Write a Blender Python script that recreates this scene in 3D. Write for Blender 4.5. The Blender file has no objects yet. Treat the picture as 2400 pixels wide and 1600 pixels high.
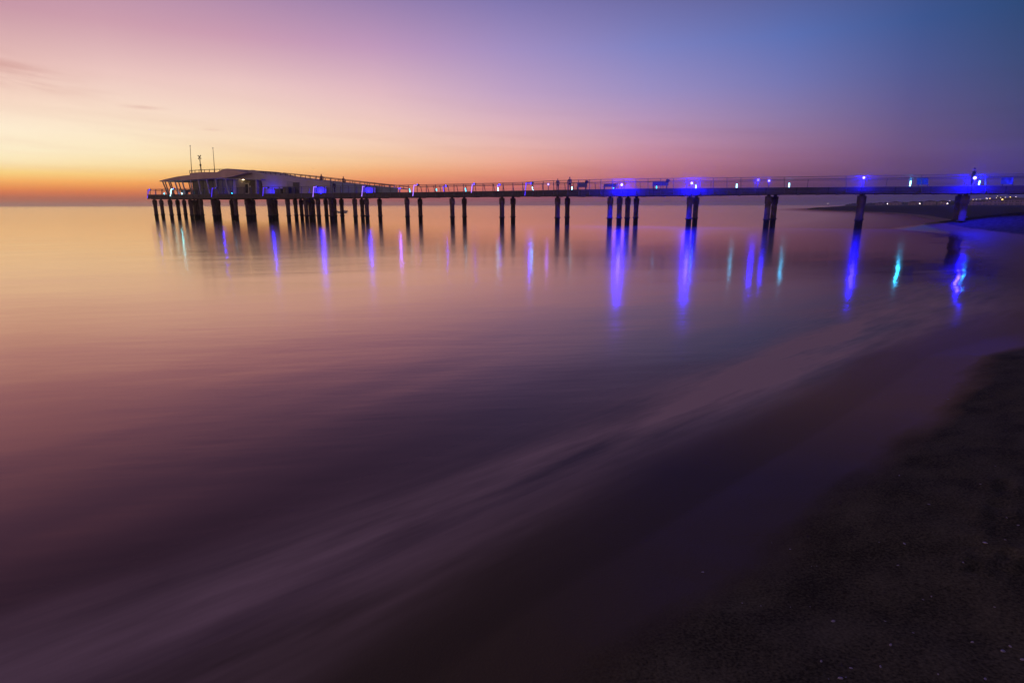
import bpy, bmesh, math, random
import numpy as np
from mathutils import Vector, Matrix, noise
random.seed(7)
C = bpy.context.scene.collection
scene = bpy.context.scene

# ------------------------------------------------------------------ camera model
F = 1348.0; TILT = math.atan(319.5 / F); ROLL = math.radians(0.1); H = 2.6
def ray(px, py):
    dx = px - 1200; dy = 800 - py
    a = dx * math.cos(ROLL) + dy * math.sin(ROLL); b = -dx * math.sin(ROLL) + dy * math.cos(ROLL)
    return (a, b * math.sin(TILT) + F * math.cos(TILT), b * math.cos(TILT) - F * math.sin(TILT))
def on_z(px, py, z=0.0):
    d = ray(px, py); t = (z - H) / d[2]
    return Vector((d[0] * t, d[1] * t, z))
def project(x, y, z):
    R = Vector((math.cos(ROLL), -math.sin(ROLL) * math.sin(TILT), -math.sin(ROLL) * math.cos(TILT)))
    U = Vector((math.sin(ROLL), math.cos(ROLL) * math.sin(TILT), math.cos(ROLL) * math.cos(TILT)))
    Fw = Vector((0, math.cos(TILT), -math.sin(TILT)))
    v = Vector((x, y, z - H)); w = v.dot(Fw)
    return 1200 + F * v.dot(R) / w, 800 - F * v.dot(U) / w
# the pier runs along one straight line; N points across it, away from the viewer
PA = Vector((-67.02, 109.36, 0)); PD = Vector((0.9197, -0.3926, 0)).normalized(); PN = Vector((0.3926, 0.9197, 0)).normalized()
def pp(px, py, off=0.0):            # a point of the vertical plane standing 'off' metres across the pier
    d = Vector(ray(px, py)); o = Vector((0, 0, H))
    t = (PA + PN * off - o).dot(PN) / d.dot(PN)
    return o + d * t
def interp(tab, x):
    if x <= tab[0][0]: return tab[0][1]
    for (a, b), (c, d) in zip(tab, tab[1:]):
        if x <= c: return b + (d - b) * (x - a) / (c - a)
    return tab[-1][1]
OFF = [(345, 0), (1000, .3), (1180, 0), (1330, -1.2), (1500, -2), (1830, -1.8), (2140, -1.5), (2500, -1.3)]
RT = [(345, 444), (620, 438.8), (1000, 433), (1220, 428), (1300, 423.5), (1400, 420.8), (1500, 419), (1660, 417.2), (1830, 415.3), (2140, 410.8), (2390, 408.2), (2500, 407.2), (3300, 401.5)]
DT = [(345, 456.2), (1000, 450.4), (1220, 446.8), (1500, 442), (1830, 439.5), (2140, 437.3), (2390, 435), (2500, 434.3), (3300, 428)]
DB = [(345, 466.5), (1000, 462.3), (1220, 460.2), (1500, 459), (1830, 455.2), (2015, 453.8), (2390, 453), (2500, 452.8), (3300, 451)]
off = lambda px: interp(OFF, px)
def rail_pt(px): return pp(px, interp(RT, px), off(px) + .35)
def deck_pt(px, o=0): p = pp(px, interp(DT, px), off(px)); return p + PN * o
def base_pt(px, o=0): p = pp(px, interp(DB, px), off(px)); return p + PN * o

# ------------------------------------------------------------------ materials
def lin(c): return tuple(((v / 255) / 12.92 if v / 255 <= .04045 else ((v / 255 + .055) / 1.055) ** 2.4) for v in c)
def mat(name, col, rough=.6, metal=0., var=.25, scale=3., bump=0., spec=.5, trans=0., ior=1.45, var2=None):
    m = bpy.data.materials.new(name); m.use_nodes = True; nt = m.node_tree; b = nt.nodes['Principled BSDF']
    tc = nt.nodes.new('ShaderNodeTexCoord'); nz = nt.nodes.new('ShaderNodeTexNoise'); nz.inputs['Scale'].default_value = scale; nz.inputs['Detail'].default_value = 6
    nt.links.new(tc.outputs['Object'], nz.inputs['Vector'])
    r = nt.nodes.new('ShaderNodeValToRGB'); r.color_ramp.elements[0].position = .3; r.color_ramp.elements[1].position = .7
    c2 = var2 or tuple(c * (1 - var) for c in col)
    r.color_ramp.elements[0].color = (*c2, 1); r.color_ramp.elements[1].color = (*(min(1, c * (1 + var)) for c in col), 1)
    nt.links.new(nz.outputs['Fac'], r.inputs['Fac']); nt.links.new(r.outputs['Color'], b.inputs['Base Color'])
    b.inputs['Roughness'].default_value = rough; b.inputs['Metallic'].default_value = metal; b.inputs['Specular IOR Level'].default_value = spec
    b.inputs['Transmission Weight'].default_value = trans; b.inputs['IOR'].default_value = ior
    if bump:
        bp = nt.nodes.new('ShaderNodeBump'); bp.inputs['Strength'].default_value = bump; bp.inputs['Distance'].default_value = .02
        nt.links.new(nz.outputs['Fac'], bp.inputs['Height']); nt.links.new(bp.outputs['Normal'], b.inputs['Normal'])
    return m
def glow(name, col, s):
    m = bpy.data.materials.new(name); m.use_nodes = True; nt = m.node_tree; b = nt.nodes['Principled BSDF']
    b.inputs['Base Color'].default_value = (.2, .2, .2, 1); b.inputs['Emission Color'].default_value = (*col, 1); b.inputs['Emission Strength'].default_value = s
    return m
M = dict(
    concrete=mat('pile_concrete', (.085, .056, .050), .8, var=.45, scale=2.2, bump=.5),
    beam=mat('painted_beam', (.048, .034, .034), .6, var=.35, scale=1.3, bump=.2),
    deck=mat('deck_boards', (.12, .10, .085), .7, var=.3, scale=4, bump=.3),
    steel=mat('railing_steel', (.10, .085, .09), .45, .3, scale=6),
    wire=mat('railing_wire', (.10, .09, .11), .4, .4, scale=9),
    paint=mat('white_render', (.36, .31, .31), .7, var=.10, scale=.7, bump=.1),
    roof=mat('roof_membrane', (.50, .345, .30), .75, var=.14, scale=.5, bump=.15),
    under=mat('soffit_boards', (.33, .30, .31), .6, var=.15, scale=2),
    glass=mat('dark_glazing', (.035, .03, .045), .22, var=.2, scale=.6, spec=.45),
    wood=mat('timber_cladding', (.14, .115, .07), .6, var=.3, scale=2.5),
    frame=mat('pale_frame', (.8, .78, .7), .5, var=.05),
    dark=mat('dark_metal', (.03, .028, .032), .5, .2, scale=5),
    column=mat('painted_column', (.34, .30, .36), .5, var=.12, scale=3),
    bench=mat('bench_timber', (.12, .095, .09), .7, scale=5),
    teal=mat('teal_plastic', (.05, .14, .16), .5, scale=4),
    skin=mat('skin', (.35, .2, .15), .6, var=.08), hair=mat('hair', (.02, .015, .012), .7), cloth=mat('dark_jacket', (.035, .032, .045), .9, scale=12),
    trouser=mat('dark_trousers', (.03, .03, .04), .9, scale=12),
    hull=mat('boat_hull', (.32, .33, .36), .5, var=.15), shell=mat('sea_shell', (.30, .25, .28), .45, var=.25, scale=40),
    house=mat('far_house_plaster', (.30, .22, .22), .8, var=.2, scale=.2), houseroof=mat('far_house_roof', (.08, .05, .045), .8, scale=.4),
    trees=mat('far_foliage', (.05, .055, .05), .9, var=.4, scale=.3),
    blue=glow('blue_lamp', (.05, .03, 1), 10), bluehot=glow('blue_white_lamp', (.28, .22, 1), 4.5), postglow=glow('blue_lit_post_glow', (.06, .015, 1), 2.),  # the post glow imitates spotlight falling on the posts
    violet=glow('violet_lit_post_glow', (.35, .16, 1), 2.6), cyan=glow('cyan_tube', (.02, .55, .8), 5), cyanhot=glow('white_cyan_tube', (.3, .85, 1), 8),
    warm=glow('warm_ceiling_lamp', (1, .72, .35), 14), amber=glow('amber_lamp', (1, .62, .12), 5), white=glow('white_lamp', (1, .75, .72), 9), dimw=glow('dim_white_lamp', (1, .8, .6), 2.2),
    tan=mat('tan_coat', (.30, .15, .10), .9, scale=12),
    red=mat('red_pole', (.25, .05, .04), .6),
)
def extra(m, kind):      # tide marks on the piles, joints along the beam
    nt = m.node_tree; b = nt.nodes['Principled BSDF']; src = b.inputs['Base Color'].links[0].from_socket
    g = nt.nodes.new('ShaderNodeNewGeometry'); sp = nt.nodes.new('ShaderNodeSeparateXYZ'); nt.links.new(g.outputs['Position'], sp.inputs[0])
    def mt(op, a, c=None, clamp=False):
        n = nt.nodes.new('ShaderNodeMath'); n.operation = op; n.use_clamp = clamp
        for i, v in enumerate((a, c)):
            if v is None: continue
            if isinstance(v, (int, float)): n.inputs[i].default_value = v
            else: nt.links.new(v, n.inputs[i])
        return n.outputs[0]
    mx = nt.nodes.new('ShaderNodeMix'); mx.data_type = 'RGBA'; nt.links.new(src, mx.inputs[6])
    if kind == 'tide':
        nz = nt.nodes.new('ShaderNodeTexNoise'); nz.inputs['Scale'].default_value = 6; nt.links.new(g.outputs['Position'], nz.inputs['Vector'])
        t = mt('MULTIPLY', mt('SUBTRACT', mt('ADD', .85, mt('MULTIPLY', nz.outputs['Fac'], .5)), sp.outputs[2]), 4, True)
        nt.links.new(t, mx.inputs[0]); mx.inputs[7].default_value = (.022, .024, .016, 1)
    else:
        dn = nt.nodes.new('ShaderNodeVectorMath'); dn.operation = 'DOT_PRODUCT'; nt.links.new(g.outputs['Position'], dn.inputs[0]); dn.inputs[1].default_value = tuple(PD)
        u = mt('FRACT', mt('DIVIDE', dn.outputs['Value'], 3.1)); t = mt('LESS_THAN', u, .035)
        nt.links.new(t, mx.inputs[0]); mx.inputs[7].default_value = (.012, .010, .010, 1)
    nt.links.new(mx.outputs[2], b.inputs['Base Color'])
extra(M['concrete'], 'tide'); extra(M['beam'], 'joint')
# ------------------------------------------------------------------ mesh helpers
class MB:
    def __init__(s): s.v = []; s.f = []; s.sm = []
    def add(s, vs, fs, smooth=False):
        b = len(s.v); s.v += [tuple(v) for v in vs]; s.f += [tuple(b + i for i in f) for f in fs]; s.sm += [smooth] * len(fs)
    def tube(s, pts, r, n=8, cap=True):
        pts = [Vector(p) for p in pts]; rr = r if isinstance(r, (list, tuple)) else [r] * len(pts); vs = []; fs = []
        for i, p in enumerate(pts):
            d = (pts[min(i + 1, len(pts) - 1)] - pts[max(i - 1, 0)])
            if d.length < 1e-9: d = Vector((0, 0, 1))
            d.normalize(); a = d.cross(Vector((0, 0, 1)));
            if a.length < .05: a = Vector((1, 0, 0))
            a.normalize(); b = a.cross(d)
            for k in range(n):
                t = 2 * math.pi * k / n; vs.append(p + (a * math.cos(t) + b * math.sin(t)) * rr[i])
        for i in range(len(pts) - 1):
            for k in range(n): fs.append((i * n + k, i * n + (k + 1) % n, (i + 1) * n + (k + 1) % n, (i + 1) * n + k))
        if cap: fs.append(tuple(range(n))[::-1]); fs.append(tuple((len(pts) - 1) * n + k for k in range(n)))
        s.add(vs, fs, True)
    def bar(s, a, b, w, h=None, up=(0, 0, 1)):     # rectangular bar between two points
        a = Vector(a); b = Vector(b); d = (b - a).normalized(); up = Vector(up)
        if abs(d.dot(up)) > .98: up = PN
        x = d.cross(up).normalized() * w / 2; y = x.cross(d).normalized() * (h or w) / 2
        s.add([a - x - y, a + x - y, a + x + y, a - x + y, b - x - y, b + x - y, b + x + y, b - x + y],
              [(0, 1, 2, 3), (7, 6, 5, 4), (0, 4, 5, 1), (1, 5, 6, 2), (2, 6, 7, 3), (3, 7, 4, 0)])
    def box(s, c, sx, sy, sz, X=PD, Y=PN):          # box on its base centre c, axes along the pier
        c = Vector(c); X = Vector(X) * sx / 2; Y = Vector(Y) * sy / 2; Z = Vector((0, 0, sz))
        s.add([c - X - Y, c + X - Y, c + X + Y, c - X + Y, c - X - Y + Z, c + X - Y + Z, c + X + Y + Z, c - X + Y + Z],
              [(3, 2, 1, 0), (4, 5, 6, 7), (0, 1, 5, 4), (1, 2, 6, 5), (2, 3, 7, 6), (3, 0, 4, 7)])
    def prism(s, poly, vec):                        # polygon pushed along vec
        n = len(poly); vec = Vector(vec); vs = [Vector(p) for p in poly] + [Vector(p) + vec for p in poly]
        s.add(vs, [tuple(range(n)), tuple(range(2 * n - 1, n - 1, -1))] + [(i, i + n, (i + 1) % n + n, (i + 1) % n) for i in range(n)])
    def ball(s, c, r, n=8, sc=(1, 1, 1)):
        c = Vector(c); vs = []; fs = []
        for i in range(n + 1):
            ph = math.pi * i / n
            for k in range(2 * n):
                th = math.pi * k / n; vs.append(c + Vector((r * sc[0] * math.sin(ph) * math.cos(th), r * sc[1] * math.sin(ph) * math.sin(th), r * sc[2] * math.cos(ph))))
        m = 2 * n
        for i in range(n):
            for k in range(m): fs.append((i * m + k, (i + 1) * m + k, (i + 1) * m + (k + 1) % m, i * m + (k + 1) % m))
        s.add(vs, fs, True)
    def build(s, name, m, parent=None, loc=None, tri=False):
        o0 = Vector((0, 0, 0))
        if parent is not None: o0 = Vector(parent['_w'])
        elif loc is not None: o0 = Vector(loc)
        me = bpy.data.meshes.new(name); me.from_pydata([tuple(Vector(v) - o0) for v in s.v], [], s.f); me.materials.append(m)
        for p, q in zip(me.polygons, s.sm): p.use_smooth = q
        bm = bmesh.new(); bm.from_mesh(me); bmesh.ops.recalc_face_normals(bm, faces=bm.faces); bm.to_mesh(me); bm.free()
        o = bpy.data.objects.new(name, me); C.objects.link(o)
        if parent is not None: o.parent = parent
        else: o.location = o0
        o['_w'] = list(o0)
        return o
def tag(o, label=None, cat=None, group=None, kind=None):
    if label: o['label'] = label
    if cat: o['category'] = cat
    if group: o['group'] = group
    if kind: o['kind'] = kind
    return o
def thing(name, loc, label, cat, group=None):
    o = bpy.data.objects.new(name, None); C.objects.link(o); o.location = Vector(loc); o['_w'] = list(Vector(loc)); o.empty_display_size = .2
    return tag(o, label, cat, group)
def add_light(name, loc, col, watts, parent=None, radius=.12):
    l = bpy.data.lights.new(name, 'POINT'); l.color = col; l.energy = watts; l.shadow_soft_size = radius
    o = bpy.data.objects.new(name, l); C.objects.link(o)
    if parent is not None: o.parent = parent; o.location = Vector(loc) - Vector(parent['_w'])
    else: o.location = loc
    return o
def copy_thing(t, loc, label, rotz=None):
    c = t.copy(); C.objects.link(c); c.location = loc; c['label'] = label
    if rotz is not None: c.rotation_euler = (0, 0, rotz)
    for ch in list(t.children):
        d = ch.copy(); C.objects.link(d); d.parent = c
        for g in list(ch.children):
            e = g.copy(); C.objects.link(e); e.parent = d
    return c

# ------------------------------------------------------------------ sky (world)
XS = [0, 300, 600, 900, 1200, 1500, 1800, 2100, 2400]
YS = [0, 100, 200, 300, 345, 380, 402, 430, 450, 465, 480]
TAB = [
 [(198,148,162),(190,140,168),(176,126,168),(156,122,178),(126,118,184),(98,112,184),(76,104,178),(54,84,148),(36,66,108)],
 [(222,176,174),(218,170,178),(204,156,178),(186,146,186),(156,138,192),(124,128,192),(98,116,184),(70,92,152),(45,68,112)],
 [(242,204,188),(243,208,198),(236,198,194),(222,180,194),(184,156,198),(152,142,196),(122,122,182),(86,88,146),(60,70,112)],
 [(255,238,210),(252,230,202),(248,218,196),(242,204,192),(222,178,188),(190,150,182),(150,124,164),(104,87,134),(68,66,114)],
 [(255,240,206),(253,236,200),(252,222,186),(246,206,180),(232,180,172),(202,146,164),(160,114,148),(110,84,126),(74,68,124)],
 [(253,232,184),(253,230,182),(251,214,158),(246,196,150),(236,168,148),(200,130,140),(152,102,132),(104,76,118),(70,60,118)],
 [(252,214,132),(253,216,138),(251,196,124),(244,172,118),(230,150,126),(190,116,124),(142,94,120),(98,70,112),(66,56,114)],
 [(250,164,84),(249,166,86),(244,148,84),(234,136,94),(216,120,108),(172,96,108),(125,78,108),(88,62,105),(62,52,110)],
 [(222,120,74),(224,122,74),(218,112,78),(206,104,88),(188,96,98),(146,82,100),(108,70,100),(76,56,98),(56,48,104)],
 [(182,100,76),(184,100,78),(178,90,80),(164,86,88),(146,80,95),(118,74,98),(88,64,96),(64,52,92),(52,46,98)],
 [(180,98,78),(176,94,78),(168,86,82),(152,82,90),(130,76,96),(104,70,98),(78,60,94),(58,50,90),(48,44,95)]]
def sky_px(px, py):
    px = min(max(px, 0), 2400); py = min(max(py, 0), 480)
    i = min(int(px // 300), 7); fx = px / 300 - i
    j = max(k for k in range(len(YS) - 1) if YS[k] <= py); fy = (py - YS[j]) / (YS[j + 1] - YS[j])
    L = [[lin(TAB[a][b]) for b in (i, i + 1)] for a in (j, j + 1)]
    return tuple((L[0][0][k] * (1 - fx) + L[0][1][k] * fx) * (1 - fy) + (L[1][0][k] * (1 - fx) + L[1][1][k] * fx) * fy for k in range(3))
AZ = [-180, -120, -75, -41, -33, -24, -12.5, 0, 12.5, 24, 33, 41, 75, 120, 180]
EL = [0, .6, 1.0, 1.3, 1.8, 2.4, 3.1, 4.0, 5.5, 7.5, 10, 13.5]
HI = [(18, [(178,134,160),(120,112,172),(30,62,112)]), (24, [(132,105,145),(84,84,140),(24,52,92)]), (31, [(98,84,122),(62,64,108),(20,40,76)]), (60, [(84,74,112),(56,58,100),(24,40,76)]), (90, [(70,64,100),(60,56,92),(40,44,80)])]
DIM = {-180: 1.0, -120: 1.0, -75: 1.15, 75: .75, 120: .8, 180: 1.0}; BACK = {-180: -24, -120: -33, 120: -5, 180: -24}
def hi_col(c3, az):
    a = min(max(az, -41), 41); t = (a + 41) / 41
    l3 = [lin(c) for c in c3]
    return tuple((l3[0][k] * (1 - t) + l3[1][k] * t) if t < 1 else (l3[1][k] * (2 - t) + l3[2][k] * (t - 1)) for k in range(3))
def build_world():
    w = bpy.data.worlds.new('World'); scene.world = w; w.use_nodes = True; nt = w.node_tree; N = nt.nodes; Lk = nt.links
    for n in list(N): N.remove(n)
    def math_(op, a, b=None, clamp=False):
        n = N.new('ShaderNodeMath'); n.operation = op; n.use_clamp = clamp
        for i, v in enumerate((a, b)):
            if v is None: continue
            if isinstance(v, (int, float)): n.inputs[i].default_value = v
            else: Lk.new(v, n.inputs[i])
        return n.outputs[0]
    tc = N.new('ShaderNodeTexCoord'); sp = N.new('ShaderNodeSeparateXYZ'); Lk.new(tc.outputs['Generated'], sp.inputs[0])
    X, Y, Z = sp.outputs
    az = math_('MULTIPLY', math_('ARCTAN2', X, Y), 180 / math.pi)
    el = math_('MULTIPLY', math_('ARCSINE', Z), 180 / math.pi)
    # thin drifting streaks of cloud nudge the elevation a little
    mp = N.new('ShaderNodeCombineXYZ'); Lk.new(math_('MULTIPLY', az, .05), mp.inputs[0]); Lk.new(math_('ADD', math_('MULTIPLY', el, .75), math_('MULTIPLY', az, .045)), mp.inputs[1])
    nz = N.new('ShaderNodeTexNoise'); nz.inputs['Scale'].default_value = 1.0; nz.inputs['Detail'].default_value = 5; nz.inputs['Roughness'].default_value = .5; Lk.new(mp.outputs[0], nz.inputs['Vector'])
    fac = math_('DIVIDE', math_('MAXIMUM', el, 0), 90)
    fac = math_('POWER', fac, .5)
    prev = None
    for i, a in enumerate(AZ):
        r = N.new('ShaderNodeValToRGB'); cr = r.color_ramp; cr.interpolation = 'LINEAR'
        stops = []
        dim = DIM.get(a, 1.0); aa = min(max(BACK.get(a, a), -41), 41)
        for e in EL:
            az_, el_ = math.radians(aa), math.radians(e)
            px, py = project(2000 * math.sin(az_) * math.cos(el_), 2000 * math.cos(az_) * math.cos(el_), H + 2000 * math.sin(el_))
            c = sky_px(px, py)
            if py < 0:
                t = min(1, -py / 90.); h = hi_col(HI[0][1], aa); c = tuple(c[k] * (1 - t) + h[k] * t for k in range(3))
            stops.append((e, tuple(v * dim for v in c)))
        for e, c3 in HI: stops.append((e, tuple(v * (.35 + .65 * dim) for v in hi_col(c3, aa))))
        while len(cr.elements) < len(stops): cr.elements.new(.5)
        for k, (e, c) in enumerate(stops):
            cr.elements[k].position = (e / 90) ** .5; cr.elements[k].color = (*c, 1)
        Lk.new(fac, r.inputs['Fac'])
        if prev is None: prev = r.outputs['Color']
        else:
            t = math_('DIVIDE', math_('SUBTRACT', az, AZ[i - 1]), AZ[i] - AZ[i - 1], clamp=True)
            mx = N.new('ShaderNodeMix'); mx.data_type = 'RGBA'; Lk.new(t, mx.inputs[0]); Lk.new(prev, mx.inputs[6]); Lk.new(r.outputs['Color'], mx.inputs[7]); prev = mx.outputs[2]
    # cloud streaks: a little denser, duller air
    def gauss(v, c, s): 
        q = math_('DIVIDE', math_('SUBTRACT', v, c), s); return math_('EXPONENT', math_('MULTIPLY', math_('MULTIPLY', q, q), -1))
    ax = math_('ADD', el, math_('MULTIPLY', math_('ADD', az, 38), .12))
    nz2 = N.new('ShaderNodeTexNoise'); nz2.inputs['Scale'].default_value = 1.0; nz2.inputs['Detail'].default_value = 4
    mp2 = N.new('ShaderNodeCombineXYZ'); Lk.new(math_('MULTIPLY', az, .16), mp2.inputs[0]); Lk.new(math_('MULTIPLY', ax, 1.5), mp2.inputs[1]); Lk.new(mp2.outputs[0], nz2.inputs['Vector'])
    st = math_('MULTIPLY', math_('SUBTRACT', nz2.outputs['Fac'], .42, ), 4.2, clamp=True)
    c1 = math_('MULTIPLY', math_('MULTIPLY', gauss(ax, 9.1, 1.0), gauss(az, -40.5, 5.5)), st)
    c2 = math_('MULTIPLY', math_('MULTIPLY', gauss(el, 7.6, .13), gauss(az, -31.0, 1.3)), .5)
    c3 = math_('MULTIPLY', math_('MULTIPLY', gauss(el, 6.2, .09), gauss(az, -26.3, .7)), .3)
    soft = math_('MULTIPLY', math_('MULTIPLY', math_('SUBTRACT', nz.outputs['Fac'], .48, ), 1.1), gauss(el, 4.0, 4.5))
    k = math_('ADD', math_('ADD', math_('ADD', math_('MULTIPLY', c1, .85), c2), c3), soft, )
    mx = N.new('ShaderNodeMix'); mx.data_type = 'RGBA'; mx.blend_type = 'MULTIPLY'; mx.inputs[7].default_value = (.78, .62, .62, 1)
    Lk.new(math_('MAXIMUM', k, 0), mx.inputs[0]); Lk.new(prev, mx.inputs[6])
    sky = N.new('ShaderNodeTexSky'); sky.sky_type = 'NISHITA'; sky.sun_disc = False; sky.sun_elevation = math.radians(-2.5); sky.sun_rotation = math.radians(-44)
    b1 = N.new('ShaderNodeBackground'); Lk.new(mx.outputs[2], b1.inputs['Color']); b1.inputs['Strength'].default_value = 1.0
    b2 = N.new('ShaderNodeBackground'); Lk.new(sky.outputs[0], b2.inputs['Color']); b2.inputs['Strength'].default_value = .05
    ad = N.new('ShaderNodeAddShader'); out = N.new('ShaderNodeOutputWorld'); Lk.new(b1.outputs[0], ad.inputs[0]); Lk.new(b2.outputs[0], ad.inputs[1]); Lk.new(ad.outputs[0], out.inputs['Surface'])
build_world()

# ------------------------------------------------------------------ sea and beach
FO = [on_z(*p) for p in [(102, 1530), (408, 1448), (714, 1316), (918, 1224), (1224, 1102), (1530, 979), (1734, 898), (1938, 806), (2050, 748), (2160, 700), (2215, 650)]]
FAR = [on_z(*p) for p in [(2222, 600), (2212, 565), (2196, 540), (2192, 518), (2140, 506), (2080, 500), (1990, 496.5), (1930, 494), (1888, 491.2), (1870, 490.6), (1900, 489.6), (1925, 487.6), (2000, 486.2), (1975, 485.0), (1955, 484.2), (2000, 482.9), (2050, 481.6)]]
POLY = [(-60, -42), (-8, -1.5)] + [(p.x, p.y) for p in FO] + [(p.x, p.y) for p in FAR] + [(2700, 2600), (3300, -800), (300, -900)]
PL = np.array(POLY)
def signed(xy):          # + inland, - at sea
    n = len(PL); best = np.full(len(xy), 1e18); ins = np.zeros(len(xy), bool)
    for i in range(n):
        a = PL[i]; b = PL[(i + 1) % n]; ab = b - a
        t = np.clip(((xy - a) @ ab) / (ab @ ab), 0, 1); d = np.sum((xy - a - t[:, None] * ab) ** 2, 1); best = np.minimum(best, d)
        c = ((a[1] > xy[:, 1]) != (b[1] > xy[:, 1])); den = (b[1] - a[1]) if b[1] != a[1] else 1e-9
        ins ^= c & (xy[:, 0] < (b[0] - a[0]) * (xy[:, 1] - a[1]) / den + a[0])
    return np.where(ins, 1, -1) * np.sqrt(best)
ang = np.radians(np.concatenate([np.arange(-180, -60, 6), np.arange(-60, 60.01, .3), np.arange(66, 180, 6)]))
rad = np.concatenate([np.geomspace(.4, 120, 300), np.geomspace(125, 4000, 60)])
nA, nR = len(ang), len(rad)
gx = np.outer(rad, np.sin(ang)).ravel(); gy = np.outer(rad, np.cos(ang)).ravel(); GXY = np.stack([gx, gy], 1)
SD = signed(GXY)
RR = np.hypot(gx, gy)
def widen(r): return 1 + 1.5 * np.clip((r - 12) / 9, 0, 1) * np.clip((80 - r) / 20, 0, 1)    # the beach is flatter towards the pier
SD = np.where(SD > 0, SD / widen(RR), SD)
faces = []
for i in range(nR - 1):
    for k in range(nA):
        k2 = (k + 1) % nA; faces.append((i * nA + k, (i + 1) * nA + k, (i + 1) * nA + k2, i * nA + k2))
faces.append(tuple(range(nA)))
# foam left by the swash: strongest on a line just off the beach, fading along the shore
fw = .34 + .034 * np.minimum(RR, 20)
foam = (1.0 + 1.1 * np.clip((RR - 5) / 4, 0, 1)) * np.exp(-((SD + .05) / fw) ** 2) * np.clip((26 - RR) / 16, 0, 1) 
left = np.clip((1.6 - gx) / 2.6, 0, 1) * np.clip((14 - RR) / 8, 0, 1)
foam += .55 * np.exp(-((SD - .75) / .40) ** 2) * left
sheen_tint = np.clip((RR - 5.5) / 3, 0, 1)  # where the wet sand takes its painted sheen, growing with distance
shoal = np.clip((SD + 2.5 + .5 * np.minimum(RR, 30)) / (2.5 + .5 * np.minimum(RR, 30)), 0, 1)
def mound(x, y): return 1.0 * np.exp(-(((x - 50) / 7.5) ** 2 + ((y - 62.5) / 7) ** 2))
def sheet(name, z, m):
    me = bpy.data.meshes.new(name); me.from_pydata(np.stack([gx, gy, z], 1).tolist(), [], faces); me.materials.append(m)
    for nm, arr in (('foam', foam), ('sheen_tint', sheen_tint), ('shoal', shoal), ('inland', SD + 3 * mound(gx, gy))):
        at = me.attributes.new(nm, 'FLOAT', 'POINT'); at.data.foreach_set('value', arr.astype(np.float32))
    me.polygons.foreach_set('use_smooth', [True] * len(me.polygons)); me.update()
    o = bpy.data.objects.new(name, me); C.objects.link(o); o['kind'] = 'structure'; return o
def prof(S): return np.where(S < .4, np.where(S < 0, -.07 * np.abs(S) - .02, .05 * (S - .4)), np.where(S < 1.6, .045 * (S - .4), np.minimum(.054 + (S - 1.6) * .17, 1.0 + .02 * np.minimum(S - 7.2, 30))))
zb = prof(SD) + mound(gx, gy)
zb = np.maximum(zb, -4)
zn = np.zeros(len(zb))
for i in range(len(zb)):
    if RR[i] < 110 and zb[i] > .02:
        x, y = float(gx[i]), float(gy[i]); k = min(1, (zb[i] - .02) / .25)
        v = noise.noise(Vector((x * .5, y * .5, 0))) * .05 + noise.noise(Vector((x * 2.3, y * 2.3, 3))) * .012
        if RR[i] < 14: v += noise.noise(Vector((x * 9, y * 9, 5))) * .004
        zn[i] = v * k
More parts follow.
